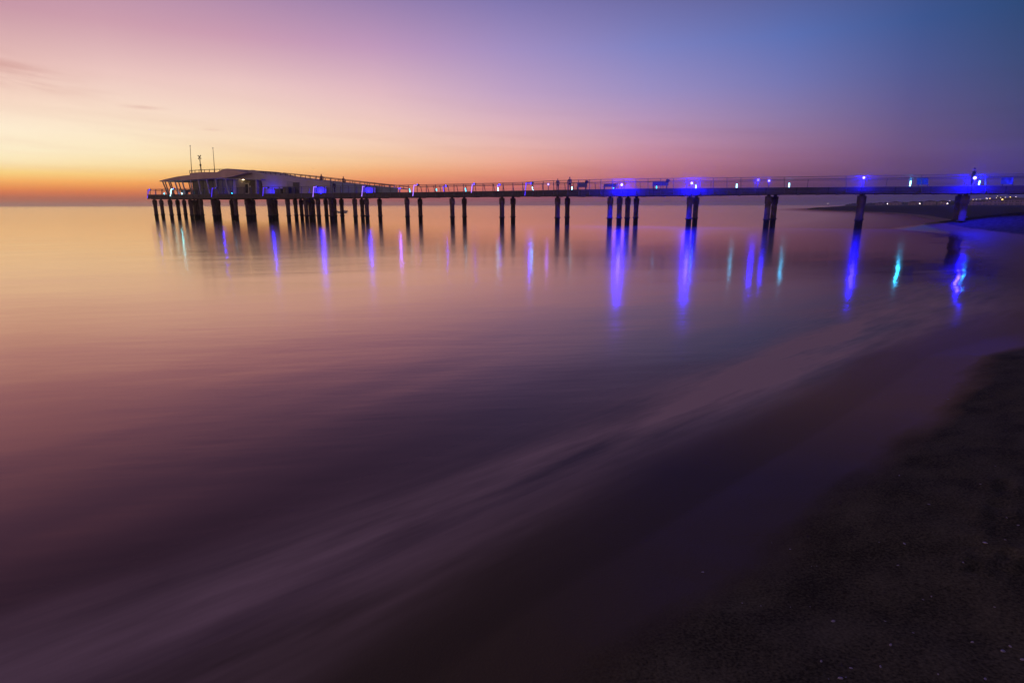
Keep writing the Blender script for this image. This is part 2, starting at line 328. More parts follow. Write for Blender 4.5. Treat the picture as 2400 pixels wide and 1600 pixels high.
# trodden hollows in the dry sand at the right
random.seed(3)
dents = []
for _ in range(34):
    px = random.uniform(2310, 2560); py = random.uniform(985, 1170); dents.append((on_z(px, py, .9), random.uniform(.03, .07), random.uniform(.01, .03)))
for p, r, dp in dents:
    q = (gx - p.x) ** 2 + (gy - p.y) ** 2; zn += -dp * np.exp(-q / r ** 2) + dp * .5 * np.exp(-(np.sqrt(q) - 1.6 * r) ** 2 / (.5 * r) ** 2)
ZB = zb + zn
def sea_mat(kind):
    m = bpy.data.materials.new(kind); m.use_nodes = True; nt = m.node_tree; N = nt.nodes; Lk = nt.links; b = N['Principled BSDF']; out = N['Material Output']
    def math_(op, a, b_=None, c_=None, clamp=False):
        n = N.new('ShaderNodeMath'); n.operation = op; n.use_clamp = clamp
        for i, v in enumerate((a, b_, c_)):
            if v is None: continue
            if isinstance(v, (int, float)): n.inputs[i].default_value = v
            else: Lk.new(v, n.inputs[i])
        return n.outputs[0]
    def attr(n): a = N.new('ShaderNodeAttribute'); a.attribute_name = n; return a.outputs['Fac']
    geo = N.new('ShaderNodeNewGeometry')
    def nz(sc, det, vec, rough=.55):
        mp = N.new('ShaderNodeMapping'); mp.vector_type = 'TEXTURE'; mp.inputs['Rotation'].default_value = tuple(-v for v in vec[1]); mp.inputs['Scale'].default_value = tuple(1 / v for v in vec[0]); Lk.new(geo.outputs['Position'], mp.inputs['Vector'])
        n = N.new('ShaderNodeTexNoise'); n.inputs['Scale'].default_value = sc; n.inputs['Detail'].default_value = det; n.inputs['Roughness'].default_value = rough; Lk.new(mp.outputs[0], n.inputs['Vector']); return n.outputs['Fac']
    fo = attr('foam'); fi = attr('sheen_tint'); inl = attr('inland')
    shore = ((1, .28, 1), (0, 0, math.radians(48)))       # streaks follow the water's edge
    sw = nz(1.0, 5, ((.30, 1.7, 1), (0, 0, math.radians(-41))), .5)
    sw2 = nz(3.2, 4, ((.22, 1.7, 1), (0, 0, math.radians(-39))), .55)
    fk = math_('MULTIPLY', fo, math_('ADD', math_('MULTIPLY_ADD', sw, 1.9, -.55), math_('MULTIPLY_ADD', sw2, .7, -.18), clamp=True), clamp=True)
    dif = N.new('ShaderNodeBsdfDiffuse'); dif.inputs['Color'].default_value = (.70, .48, .40, 1)
    mix = N.new('ShaderNodeMixShader')
    def water_look():
        # long smooth swell: broad mirror whose strength rises towards grazing view
        big = nz(.35, 4, ((.35, 1.5, 1), (0, 0, math.radians(-20))))
        calm = math_('MULTIPLY', math_('ADD', inl, 11), 1 / 11, clamp=True)      # shallow water near the sand is calmer
        rough = math_('SUBTRACT', math_('MULTIPLY_ADD', big, .05, .124), math_('MULTIPLY', math_('POWER', calm, 2.0), .075))
        rip = nz(2.0, 3, ((.25, 1.1, 1), (0, 0, math.radians(-8)))); swell = nz(.20, 2, ((.35, 1.0, 1), (0, 0, math.radians(-14))))
        bp = N.new('ShaderNodeBump'); bp.inputs['Strength'].default_value = .35; bp.inputs['Distance'].default_value = .012; Lk.new(rip, bp.inputs['Height'])
        bp2 = N.new('ShaderNodeBump'); bp2.inputs['Strength'].default_value = .5; bp2.inputs['Distance'].default_value = .06; Lk.new(swell, bp2.inputs['Height']); Lk.new(bp.outputs[0], bp2.inputs['Normal'])
        lap = math_('MULTIPLY', nz(1.0, 1, ((.6, .17, 1), (0, 0, math.radians(39)))), math_('POWER', calm, 2.0))     # lapping ripples in the shallows
        bp3 = N.new('ShaderNodeBump'); bp3.inputs['Strength'].default_value = 1; bp3.inputs['Distance'].default_value = .045; Lk.new(lap, bp3.inputs['Height']); Lk.new(bp2.outputs[0], bp3.inputs['Normal'])
        dp = N.new('ShaderNodeVectorMath'); dp.operation = 'DOT_PRODUCT'; Lk.new(geo.outputs['Incoming'], dp.inputs[0]); dp.inputs[1].default_value = (0, 0, 1)
        k = math_('POWER', math_('SUBTRACT', 1.0, math_('ABSOLUTE', dp.outputs['Value'])), 2.15)
        k = math_('MULTIPLY', k, math_('SUBTRACT', 1.0, math_('MULTIPLY', attr('shoal'), .48)))      # silty, stirred water by the sand mirrors less
        gl = N.new('ShaderNodeBsdfGlossy'); gl.distribution = 'MULTI_GGX'; Lk.new(rough, gl.inputs['Roughness']); Lk.new(bp3.outputs[0], gl.inputs['Normal'])
        ct = N.new('ShaderNodeMix'); ct.data_type = 'RGBA'; cm = N.new('ShaderNodeMix'); cm.data_type = 'RGBA'; Lk.new(k, cm.inputs[0]); cm.inputs[6].default_value = (.0, .0, .0, 1); Lk.new(math_('POWER', k, 2.0), ct.inputs[0]); ct.inputs[6].default_value = (1.0, .65, .54, 1); ct.inputs[7].default_value = (1.0, .88, .64, 1); Lk.new(ct.outputs[2], cm.inputs[7]); Lk.new(cm.outputs[2], gl.inputs['Color'])
        df = N.new('ShaderNodeBsdfDiffuse'); df.inputs['Color'].default_value = (.024, .017, .022, 1)
        ad = N.new('ShaderNodeAddShader'); Lk.new(gl.outputs[0], ad.inputs[0]); Lk.new(df.outputs[0], ad.inputs[1]); return ad.outputs[0]
    wl = water_look()
    if kind == 'sea_water': base = wl
    else:
        gr = nz(60, 3, ((1, 1, 1), (0, 0, 0))); pat = nz(1.4, 5, ((.5, 1.3, 1), (0, 0, math.radians(-38))))
        wet = math_('SUBTRACT', 1.0, math_('MULTIPLY', math_('SUBTRACT', math_('ADD', inl, math_('MULTIPLY', pat, .7)), 2.6), 2.6, clamp=True))
        rp = N.new('ShaderNodeValToRGB'); rp.color_ramp.elements[0].position = .40; rp.color_ramp.elements[1].position = .66
        rp.color_ramp.elements[0].color = (.034, .029, .019, 1); rp.color_ramp.elements[1].color = (.120, .102, .064, 1); Lk.new(math_('ADD', math_('MULTIPLY', gr, .62), math_('MULTIPLY', nz(2.6, 6, ((.8, 1.2, 1), (0, 0, math.radians(-30)))), .42)), rp.inputs[0])
        mx = N.new('ShaderNodeMix'); mx.data_type = 'RGBA'; Lk.new(wet, mx.inputs[0]); Lk.new(rp.outputs[0], mx.inputs[6]); mw = N.new('ShaderNodeMix'); mw.data_type = 'RGBA'; Lk.new(fi, mw.inputs[0]); mw.inputs[6].default_value = (.085, .060, .034, 1); mw.inputs[7].default_value = (.24, .145, .045, 1); Lk.new(mw.outputs[2], mx.inputs[7])  # wet sand past the foreground painted lighter to imitate the water film's reflection
        Lk.new(mx.outputs[2], b.inputs['Base Color'])
        Lk.new(math_('SUBTRACT', .95, math_('MULTIPLY', wet, .35)), b.inputs['Roughness'])
        Lk.new(math_('MULTIPLY_ADD', wet, .03, .02), b.inputs['Specular IOR Level'])
        bp = N.new('ShaderNodeBump'); bp.inputs['Strength'].default_value = .6; bp.inputs['Distance'].default_value = .008; Lk.new(gr, bp.inputs['Height']); Lk.new(bp.outputs[0], b.inputs['Normal'])
        sm = N.new('ShaderNodeMapRange'); sm.interpolation_type = 'SMOOTHERSTEP'; Lk.new(math_('ADD', inl, math_('MULTIPLY', pat, .5)), sm.inputs['Value'])
        sm.inputs['From Min'].default_value = .25; sm.inputs['From Max'].default_value = 1.5; sm.inputs['To Min'].default_value = 1; sm.inputs['To Max'].default_value = 0
        m2 = N.new('ShaderNodeMixShader'); Lk.new(sm.outputs[0], m2.inputs[0]); Lk.new(b.outputs[0], m2.inputs[1]); Lk.new(wl, m2.inputs[2]); base = m2.outputs[0]
    Lk.new(math_('MULTIPLY', fk, .85, clamp=True), mix.inputs[0])
    Lk.new(base, mix.inputs[1]); Lk.new(dif.outputs[0], mix.inputs[2]); Lk.new(mix.outputs[0], out.inputs['Surface'])
    return m
water = sheet('water', np.zeros(len(gx)), sea_mat('sea_water')); tag(water, 'calm sea at dusk smoothed and reflecting the pink and orange sky', 'sea')
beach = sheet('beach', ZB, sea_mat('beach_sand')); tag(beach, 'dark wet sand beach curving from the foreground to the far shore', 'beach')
def ground(x, y):
    s = float(signed(np.array([[x, y]]))[0]); s = s / float(widen(math.hypot(x, y))) if s > 0 else s; return max(0., float(prof(np.array([s]))[0]))

# ------------------------------------------------------------------ the pier
pier = thing('pier', (PA.x, PA.y, 0), 'long dark pier on concrete piles reaching out over the water', 'pier')
PXS = [345] + list(range(380, 2501, 40)) + [2600, 2800, 3050, 3300]
def width(px): return interp([(345, 12), (360, 15), (640, 15), (700, 9), (940, 7), (1000, 4.8), (1240, 4.8), (1330, 7.0), (1500, 8.5), (1700, 7.2), (1780, 6.0), (1900, 5.8), (3300, 5.8)], px)
def ribbon(name, m, fn, parent):     # sweep a rectangle (four corner functions of px) along the pier
    b = MB(); n = len(PXS); vs = []
    for px in PXS: vs += fn(px)
    fs = []
    for i in range(n - 1):
        for k in range(4): fs.append((4 * i + k, 4 * i + (k + 1) % 4, 4 * i + 4 + (k + 1) % 4, 4 * i + 4 + k))
    fs += [(3, 2, 1, 0), tuple(4 * n - 4 + k for k in range(4))]
    b.add(vs, fs); return b.build(name, m, parent)
Z = Vector((0, 0, 1))
ribbon('edge_beam', M['beam'], lambda px: [base_pt(px), deck_pt(px), deck_pt(px, .18), base_pt(px, .18)], pier)
ribbon('edge_beam', M['beam'], lambda px: [base_pt(px, width(px)), deck_pt(px, width(px)), deck_pt(px, width(px) - .18), base_pt(px, width(px) - .18)], pier)
ribbon('deck', M['deck'], lambda px: [deck_pt(px, .19) - Z * .12, deck_pt(px, .19) - Z * .02, deck_pt(px, width(px) - .19) - Z * .02, deck_pt(px, width(px) - .19) - Z * .12], pier)
g = MB()
for q in range(60):                  # cross girders under the deck
    px = 352 + q * 2950 / 60.; w = width(px)
    a = base_pt(px, .3); c = base_pt(px, w - .3); g.bar(a + Z * .2, c + Z * .2, .25, .5)
g.build('cross_girder', M['beam'], pier)
# piles: (pixel where it meets the deck, metres across the pier)
PILES = [(362, 1), (377.5, 5), (398, 1), (415.5, 4.5), (431, 8), (446, 1), (455.5, 4), (463, 8), (470, 1.2), (499, 1), (505, 4.5), (511, 7.5), (542, 9), (551, 1), (578, 1), (586, 4), (593, 7),
         (630, 1), (637, 3.5), (645, 6.5), (673.6, 1), (691.6, 5), (705, 8), (716, 1), (726, 3.5), (732.5, 7), (744.7, 1), (763, 5), (775, 1), (783, 3), (800, 5), (831, 1), (848, 5), (858.8, 1), (889.4, 4.6),
         (953.7, .7), (984.3, 4.1), (1059.6, .7), (1088, 4.1), (1176.4, .7), (1202.4, 4.1), (1307, 1.2), (1330, 5.4), (1430.5, 1.2), (1452.4, 2.2), (1471.8, 4.8), (1491.7, 7.2), (1617, 1.2), (1631.7, 5.6),
         (1801, 1.2), (1816, 4.6), (2017.5, 1.2), (2021, 4.6), (2261.5, 1.2), (2247.5, 4.6), (2560, 1.2), (2540, 4.6), (2960, 1.2), (2930, 4.6)]
def pile_mb(p, top, bot):
    b = MB(); r = .32
    prof = [(top + .02, .2), (top - .16, .2), (top - .17, .38), (top - .95, .385), (top - 1.05, r), (1.02, r), (1.01, .39), (.86, .39), (.85, r), (bot, r * 1.02)]
    b.tube([(p.x, p.y, z) for z, _ in prof], [q for _, q in prof], 14); return b
for px, o in PILES:
    p = pp(px, 470, off(px) + o); e = base_pt(px)
    b = pile_mb(p, e.z - .02, -3.0 if p.x < 44 else -.2)
    pl = b.build('pile', M['concrete'], pier)
    c = MB(); zc = .94
    c.tube([(p.x, p.y, zc - .045), (p.x, p.y, zc - .04), (p.x, p.y, zc + .04), (p.x, p.y, zc + .045)], [.38, .43, .43, .38], 12)
    c.build('collar', M['dark'], pl)

# ------------------------------------------------------------------ railings
def railing(name, label, pxs, fn_top, fn_bot, posts, wires, rr=.035, pr=.032, mid=True, group='steel railings of the pier'):
    t = thing(name, fn_bot(pxs[0]), label, 'railing', group)
    h = MB(); h.tube([fn_top(p) for p in pxs], rr, 6)
    if mid: h.tube([fn_top(p).lerp(fn_bot(p), .17) for p in pxs], rr * .7, 6)
    h.build('handrail', M['steel'], t)
    if wires:
        w = MB()
        for k in range(wires): w.tube([fn_top(p).lerp(fn_bot(p), (k + 1) / (wires + 1)) for p in pxs], .009, 4)
        w.build('wire_infill', M['wire'], t)
    for p in posts:
        b = MB(); a = fn_bot(p); c = fn_top(p); b.bar(a, c, .05, .10, up=PN); b.build('post', M['steel'], t)
    return t
def steps(a, b, m):       # pixel columns about m metres apart along the pier
    out = [a]
    while out[-1] < b:
        p = out[-1]; q = (deck_pt(p + 5) - deck_pt(p)).length / 5; out.append(p + m / q)
    return out[:-1]
def seg(a, b): return [a] + [p for p in range(int(a // 40 + 1) * 40, int(b), 40)] + [b]
nb = lambda px: pp(px, interp(DB, px) - 3, off(px) - .06)
railing('pier_railing', 'near side railing of closely spaced leaning posts, from the pavilion terrace to midway', seg(347, 1300), rail_pt, nb, steps(352, 1300, 1.55), 0)
railing('pier_railing', 'near side railing with thin horizontal wires, along the shoreward half of the pier', seg(1301, 3200), rail_pt, lambda px: nb(px) + Z * .0, steps(1306, 1780, 1.5) + [1838, 1983, 2160, 2310, 2420, 2600, 2800], 13, rr=.03)
ft = lambda px: deck_pt(px, width(px) - .4) + Z * 1.08; fb = lambda px: deck_pt(px, width(px) + .05)
railing('pier_railing', 'far side railing of leaning posts behind the middle stretch of the pier', seg(925, 1300), ft, fb, steps(930, 1300, 1.55), 0)
railing('pier_railing', 'far side railing behind the shoreward half, seen through the near wires', seg(1301, 3200), ft, fb, steps(1310, 1700, 3.1) + [1900, 2100, 2300, 2500], 7, rr=.028)
railing('pier_railing', 'far side railing behind the open terrace under the pavilion roof', seg(347, 460), ft, fb, steps(350, 458, 1.7), 0)
# end railing closing the seaward tip
e0 = rail_pt(346); e1 = ft(346)
t = thing('pier_railing', deck_pt(346), 'short end railing across the seaward tip of the pier', 'railing', 'steel railings of the pier')
h = MB(); h.tube([e0, e1], .035, 6); h.tube([e0 - Z * .25, e1 - Z * .25], .022, 6); h.build('handrail', M['steel'], t)
for k in range(9):
    a = deck_pt(346).lerp(fb(346), k / 8.); c = e0.lerp(e1, k / 8.); b = MB(); b.bar(a, c, .06); b.build('post', M['steel'], t)

# ------------------------------------------------------------------ the pavilion
FOF = 2.2
pav = thing('pavilion', pp(500, 455, FOF), 'pale wave roofed pavilion with a long ramp roof at the end of the pier', 'building')
def fp(px, py, o=FOF): return pp(px, py, o)
def panel(name, pts, o, depth, m, parent=pav):
    b = MB(); b.prism([fp(x, y, o) for x, y in pts], PN * depth); return b.build(name, m, parent)
# seaward canopy leaf
panel('canopy', [(373, 424.2), (385, 420.6), (400, 417.2), (415, 414), (430, 411.8), (444.5, 410.3), (444.5, 421.5), (430, 423), (415, 422.2), (400, 423.5), (385, 425.6), (374, 425.8)], .9, 11, M['roof'])
for x0, x1, yb in [(383, 402, 427.2), (403, 426, 428.2), (427, 447, 428.8)]:     # scalloped ribs below the canopy
    n = 8; top = [(x0 + (x1 - x0) * k / n, 423.6) for k in range(n + 1)]; bot = [(x0 + (x1 - x0) * k / n, 423.8 + (yb - 424.5) * math.sin(math.pi * k / n) ** .7) for k in range(n + 1)]
    panel('canopy_rib', top + bot[::-1], 9.2, .5, M['under'])
panel('roof_edge', [(444.6, 406), (460, 404.4), (478, 403.5), (495, 403.7), (508, 403.6), (515, 400.6), (520, 397.8), (526, 395.8), (533, 395.2), (543, 396.6), (552, 398.8), (562, 401.6), (570, 403.4), (578, 404.6), (575, 405.6), (558, 410.2), (543, 414), (530, 416.4), (512, 417.4), (490, 418.6), (466, 420), (444.6, 421.6)], .9, 11, M['roof'])
panel('wall', [(545, 413.5), (558, 410.4), (575, 405.7), (579, 403), (583, 400.4), (588, 398.4), (593, 398.5), (603, 401.6), (612, 405), (622, 408), (640, 409.8), (666, 411.8), (690, 415.2), (712, 418.8), (742, 422.2), (773.5, 425), (773.5, 456), (615.5, 456), (615.5, 440), (614.6, 430), (612.6, 425.6), (609, 422.4), (600, 421.2), (545, 420.2)], FOF, .35, M['paint'])
panel('ramp_wall', [(773.6, 425.2), (803, 428.8), (834, 432.5), (880, 436.8), (915, 439.9), (930, 441.5), (930, 454.8), (773.6, 455.8)], FOF + .12, .3, mat('blue_grey_panel', (.20, .24, .27), .5, var=.12, scale=.8))
# sloping ramp slab and roof body behind the facade
panel('ramp', [(612, 404.8), (640, 409.4), (712, 418.6), (773, 424.9), (834, 432.3), (925, 441), (925, 443), (834, 434.5), (712, 421), (612, 408)], FOF + .5, 4.4, M['roof'])
panel('ceiling', [(448, 419.4), (545, 419.6), (612, 421.6), (612, 419.6), (545, 417.6), (448, 417.6)], 1.3, 9, M['under'])
gl = panel('glass_wall', [(449.5, 420.5), (546, 419.5), (546, 456), (453.5, 456)], 3.2, .08, M['glass'])
mu = MB()
for k in range(9):
    x = 452 + k * 11.6; mu.bar(fp(x, 420, 3.17), fp(x + 1.2, 456, 3.17), .07)
mu.bar(fp(451, 437.8, 3.17), fp(546, 437.4, 3.17), .06); mu.build('mullion', M['dark'], gl)
panel('side_wall', [(545.6, 420.3), (552.5, 420.4), (553.5, 456), (547, 456)], 2.5, 2.2, M['paint'])
panel('porch_wall', [(553, 421), (600, 421.6), (600, 456), (553, 456)], 4.6, .2, M['wood'])
for x in (556, 561.5, 585, 590, 596): b = MB(); b.bar(fp(x, 421.6, 4.55), fp(x, 456, 4.55), .16, .06, up=PN); b.build('pilaster', M['wood'], pav)
panel('arch_side', [(598.6, 421.4), (601.6, 421.6), (602.4, 430), (602.4, 456), (599.2, 456)], FOF, 5, M['paint'])
df = MB()
for a, c in (((569.6, 430.4), (583.0, 430.2)), ((569.8, 430.4), (571.8, 454.6)), ((582.2, 430.4), (583.2, 454.6)), ((571.6, 453.9), (583.2, 453.7))): df.bar(fp(*a, 4.5), fp(*c, 4.5), .10, .08, up=PN)
dr = panel('door', [(570.3, 430.8), (582, 430.8), (582.6, 454.4), (571.8, 454.4)], 4.54, .05, M['glass']); df.build('door_frame', M['frame'], dr)
panel('sign_plate', [(584.6, 435.2), (587, 435.2), (587, 439), (584.6, 439)], 4.5, .04, M['frame'])
for x in (561, 570):
    b = MB(); p = fp(x, 421.9, 3.6); b.tube([p + Z * .12, p], [.1, .16], 10); c = b.build('ceiling_lamp', M['warm'], pav)
add_light('ceiling_lamp_light', fp(565, 424, 3.7), (1, .75, .4), 45, pav, .1)
# slanting columns, bright ones in front, dark ones at the back
for x0, y0, x1, y1, o in [(409.5, 423.5, 419.5, 456, 1.2), (426.8, 423, 435.6, 456, 1.2), (446, 421, 451.8, 456, 1.2), (464, 419.8, 471.5, 456, 1.2), (483.8, 418.8, 491.6, 456, 1.2), (504.4, 417.8, 512.4, 456, 1.2), (528, 417, 537.3, 456, 1.2)]:
    b = MB(); b.bar(fp(x0, y0, o), fp(x1, y1, o), .2, .14, up=PN); b.build('slanting_column', M['column'], pav)
for x0, y0, x1, y1, o in [(381, 425, 393.5, 456, 2.2), (386.6, 425, 396.5, 456, 4), (395, 424.6, 405.4, 456, 6.5), (399, 424.6, 408.6, 456, 4), (418, 424, 427.4, 456, 9), (441.7, 424, 448.9, 456, 9)]:
    b = MB(); b.bar(fp(x0, y0, o), fp(x1, y1, o), .17, .14, up=PN); b.build('slanting_column', M['steel'], pav)
# things set into the long wall
pdoor = panel('service_door', [(686.5, 427.5), (701.5, 427.5), (701.5, 455.5), (686.5, 455.5)], FOF - .05, .045, M['dark'])
b = MB(); b.bar(fp(699, 442, FOF - .1), fp(699, 445, FOF - .1), .05); b.build('handle', M['steel'], pdoor)
panel('wall_recess', [(672, 424.5), (686, 425.5), (686, 455.4), (672, 455.4)], FOF - .03, .025, mat('grey_panel', (.26, .24, .27), .6, var=.1))
for x in (735, 751.5, 764.6): b = MB(); b.bar(fp(x, 437.4, FOF - .04), fp(x, 455.4, FOF - .04), .06, .04, up=PN); b.build('wall_joint', M['steel'], pav)
for x in (803, 832, 866, 881): b = MB(); b.bar(fp(x, interp([(773, 426), (930, 442)], x), FOF + .08), fp(x, 455, FOF + .08), .07, .04, up=PN); b.build('wall_joint', M['dark'], pav)

# ramp and roof terrace railings
RH = [(444, 399.6), (470, 398), (500, 396.8), (522, 396.4), (558, 399.2), (578, 400.8), (600, 401), (620, 402), (666, 406), (712, 411.2), (773, 418.4), (834, 425.7), (880, 430.6), (911, 434), (926, 435.6)]
RB = [(444, 406), (478, 403.8), (520, 403.6), (578, 404.6), (612, 405.5), (622, 408), (666, 411.8), (712, 418.9), (773, 425), (834, 432.5), (911, 439.6), (926, 441)]
def pyrail(name, label, x0, x1, o, posts):
    railing(name, label, [x0] + [x for x, _ in RH if x0 < x < x1] + [x1], lambda px: pp(px, interp(RH, px), o), lambda px: pp(px, interp(RB, px), o), posts, 0, rr=.035, pr=.03, group='railings on the pavilion roof')
pyrail('roof_railing', 'railing round the flat roof terrace beside the flagpoles', 444.5, 600, 2.6, [444.8, 450, 457, 466.5, 479, 490.5, 502, 515, 560, 568, 590])
pyrail('roof_railing', 'railing climbing the near side of the ramp roof', 600, 926, FOF + .35, [604, 610, 617] + [623 + k * 11.6 for k in range(27)])
railing('roof_railing', 'second railing along the far side of the ramp roof', [620, 700, 773, 834, 925], lambda px: pp(px, interp(RH, px), FOF + .35) + PN * 4.2, lambda px: pp(px, interp(RB, px), FOF + .35) + PN * 4.2, [630 + k * 17.5 for k in range(17)], 0, group='railings on the pavilion roof')
# poles on the roof
for lab, a, c in (('thin bare flagpole at the seaward corner of the roof terrace', (445.6, 342), (449.3, 405.5)), ('thin bare flagpole at the landward side of the mast on the roof', (499, 347), (503.2, 403.6))):
    lo = fp(*c, 3.6); t = thing('flagpole', lo, lab, 'flagpole', 'flagpoles on the pavilion roof')
    b = MB(); b.tube([lo, fp(*a, 3.6)], [.06, .035], 8); b.build('pole', M['red'], t)
    b = MB(); b.ball(fp(*a, 3.6), .09, 5); b.build('finial', M['dark'], t)
lo = fp(471.8, 404, 3.6); hi = fp(468, 371.5, 3.6)
t = thing('antenna_mast', lo, 'short dark antenna mast with a crossed head between the two flagpoles', 'antenna')
b = MB(); b.tube([lo, fp(470, 388, 3.6), fp(470, 387.9, 3.6), hi], [.10, .10, .075, .06], 8); b.build('pole', M['dark'], t)
b = MB(); c = fp(467.6, 368.4, 3.6)
for s in (-1, 1): b.bar(c - PD * .27 - Z * s * .24, c + PD * .27 + Z * s * .24, .1)
for s in (-1, 1):
    for u in (-1, 1): b.ball(c + PD * .29 * s + Z * .26 * u, .1, 4)
b.build('crossed_head', M['dark'], t)
b = MB(); q = fp(470, 389, 3.6); b.box(q, .22, .22, .3); b.build('junction_box', M['dark'], t)
b = MB(); b.tube([fp(467.2, 376, 3.6), fp(470.4, 376, 3.6)], .03, 6); b.build('cross_arm', M['dark'], t)

# ------------------------------------------------------------------ lamps
BL = (.0016, .0012, 1.0); VI = (.16, .06, 1.0)
def arm_lamp(x0, y0, x1, y1, xa, label, glowm, watts=60, col=BL, o=None, far=False):
    o = off(x0) if o is None else o
    lo = pp(x0, y0, o - .05); hi = pp(x1, y1, o + (.3 if not far else 0)); t = thing('floodlight_post', lo, label, 'lamp post', 'lit lamp posts on the pier railing')
    b = MB(); b.bar(lo, hi, .08, .08, up=PN); b.build('post', M['steel'], t)
    b = MB(); b.bar(lo - PN * .06 + Z * .02, hi - PN * .06, .07, .03, up=PN); b.build('lit_post_glow', glowm, t)  # added glow standing in for the spot head's light on the post
    pa = pp(xa, y1 + .2, o + .7); b = MB(); b.bar(hi, pa, .07, .07); b.build('arm', M['steel'], t)
    b = MB(); b.bar(hi - PN * .05 - Z * .05, pa.lerp(hi, .25) - PN * .05 - Z * .05, .05, .05); b.build('lit_arm_glow', glowm, t)  # added glow, likewise for the lit part of the arm
    d = (hi - pa).normalized(); b = MB(); b.tube([pa + Z * .0 - d * .22, pa - d * .05, pa + d * .12], [.09, .15, .17], 10); hd = b.build('spot_head', M['dark'], t)
    b = MB(); b.tube([pa + d * .125, pa + d * .14], .13, 10); b.build('lens', M['blue'], hd)
    if watts: add_light('floodlight_glow', pa.lerp(hi, .5) + PN * (.75 if x0 < 900 else .35) - Z * (.74 if x0 < 900 else .12), col, watts, t, .1)
    return t
arm_lamp(346, 465, 348.5, 444.6, 352, 'violet lit lamp post at the seaward tip of the pier', M['postglow'], 25)
arm_lamp(400, 460, 402.5, 442.6, 408.5, 'white and cyan lit lamp post on the terrace below the canopy', M['cyanhot'], 40, (.1, .7, 1))
arm_lamp(496.5, 462, 498, 440.5, 508, 'blue lit lamp post before the dark glass wall', M['postglow'], 220)
arm_lamp(616.6, 460, 618, 439.5, 628, 'blue lit lamp post right of the arched opening', M['postglow'], 180)
arm_lamp(734, 462, 736, 437.5, 743.5, 'bright blue white lamp post before the service door end of the wall', M['violet'], 420)
arm_lamp(848.5, 461, 850.5, 436.3, 857.5, 'blue lit lamp post before the ramp wall with the lit blue panel', M['violet'], 220)
arm_lamp(968, 460, 971, 433.5, 980, 'pink white lit lamp post just shoreward of the ramp foot', M['violet'], 22, VI)
arm_lamp(1041, 449.5, 1038.6, 436, 1046, 'blue lit lamp post on the far railing, first after the pink one', M['postglow'], 60, o=3.6, far=True)
arm_lamp(1105, 452, 1107.5, 431.3, 1112.5, 'violet white lit lamp post two posts shoreward of the pink one', M['violet'], 90)
arm_lamp(1169, 450, 1166.2, 433, 1171.5, 'violet lit far side lamp post beside a white cyan tube', M['violet'], 50, o=3.6, far=True)
arm_lamp(1230.5, 459, 1233.5, 428.4, 1247, 'blue lit lamp post where the near rail starts to rise', M['postglow'], 170)
def spot(px, py, label, o, mat_, watts, col=BL, face=1, r=.20, base=1.0):
    c = pp(px, py, o); t = thing('spotlight', c - Z * base, label, 'spotlight', 'blue spotlights along the pier railing')
    b = MB(); b.bar(c - Z * base, c + Z * .1, .07); b.build('bracket', M['steel'], t)
    d = -PN * face; b = MB(); b.tube([c - d * .3, c - d * .1, c + d * .04], [.10, r * .95, r * 1.05], 12); hd = b.build('spot_head', M['dark'], t)
    b = MB(); b.ball(c + d * .04, r, 6, (1, 1, 1)); b.build('lens', mat_, hd)
    if watts: add_light('spotlight_glow', c + d * (r + .3) - Z * .1, col, watts, t, .14)
    return t
spot(1457.5, 433.2, 'round blue white spotlight above the four close piles, its glow flooding the beam', off(1457) - .45, M['bluehot'], 4500, r=.16)
spot(1621.5, 429.4, 'round blue white spotlight above the twin piles with a bright blue streak below', off(1621) - .35, M['bluehot'], 4500, r=.15)
spot(2284.5, 417.2, 'large blue white spotlight at the shore end beside the figure behind the rail', off(2284) - .35, M['bluehot'], 4500, r=.16)
spot(1777, 422, 'flared blue spotlight on the near rail, left of the single thick pile pair', off(1777) + .2, M['blue'], 350, r=.13)
spot(1802.5, 423.4, 'small round star shaped spotlight directly right of the flared blue one', off(1802) + .6, M['bluehot'], 120, r=.12)
spot(2024.5, 416.6, 'blue white spotlight at the rail top above the slender single pile', off(2024) + .1, M['bluehot'], 2000, r=.13)
spot(1285.5, 432, 'small violet white spotlight on the far rail near the first raised posts', off(1285) + 5, M['bluehot'], 30, VI, r=.12)
spot(937, 441.5, 'violet glowing spotlight at the foot of the ramp roof', off(937) + 3.2, M['blue'], 130, VI, r=.12)
# unlit dark spot heads
def headonly(px, py, o, label):
    c = pp(px, py, o); t = thing('spot_head_unlit', c - Z * .3, label, 'spotlight', 'dark spotlight heads on the pier railing')
    b = MB(); b.tube([c - PD * .18, c - PD * .02, c + PD * .2], [.2, .2, .12], 10); b.build('housing', M['dark'], t)
    b = MB(); b.bar(c - Z * .45, c, .06); b.build('bracket', M['steel'], t)
headonly(1375.5, 426.4, .4 + off(1375), 'black unlit spotlight head hanging from the near rail above open sea')
headonly(1565.5, 423.6, .5 + off(1565), 'black hooded unlit spotlight head on the rail right of the long bench')
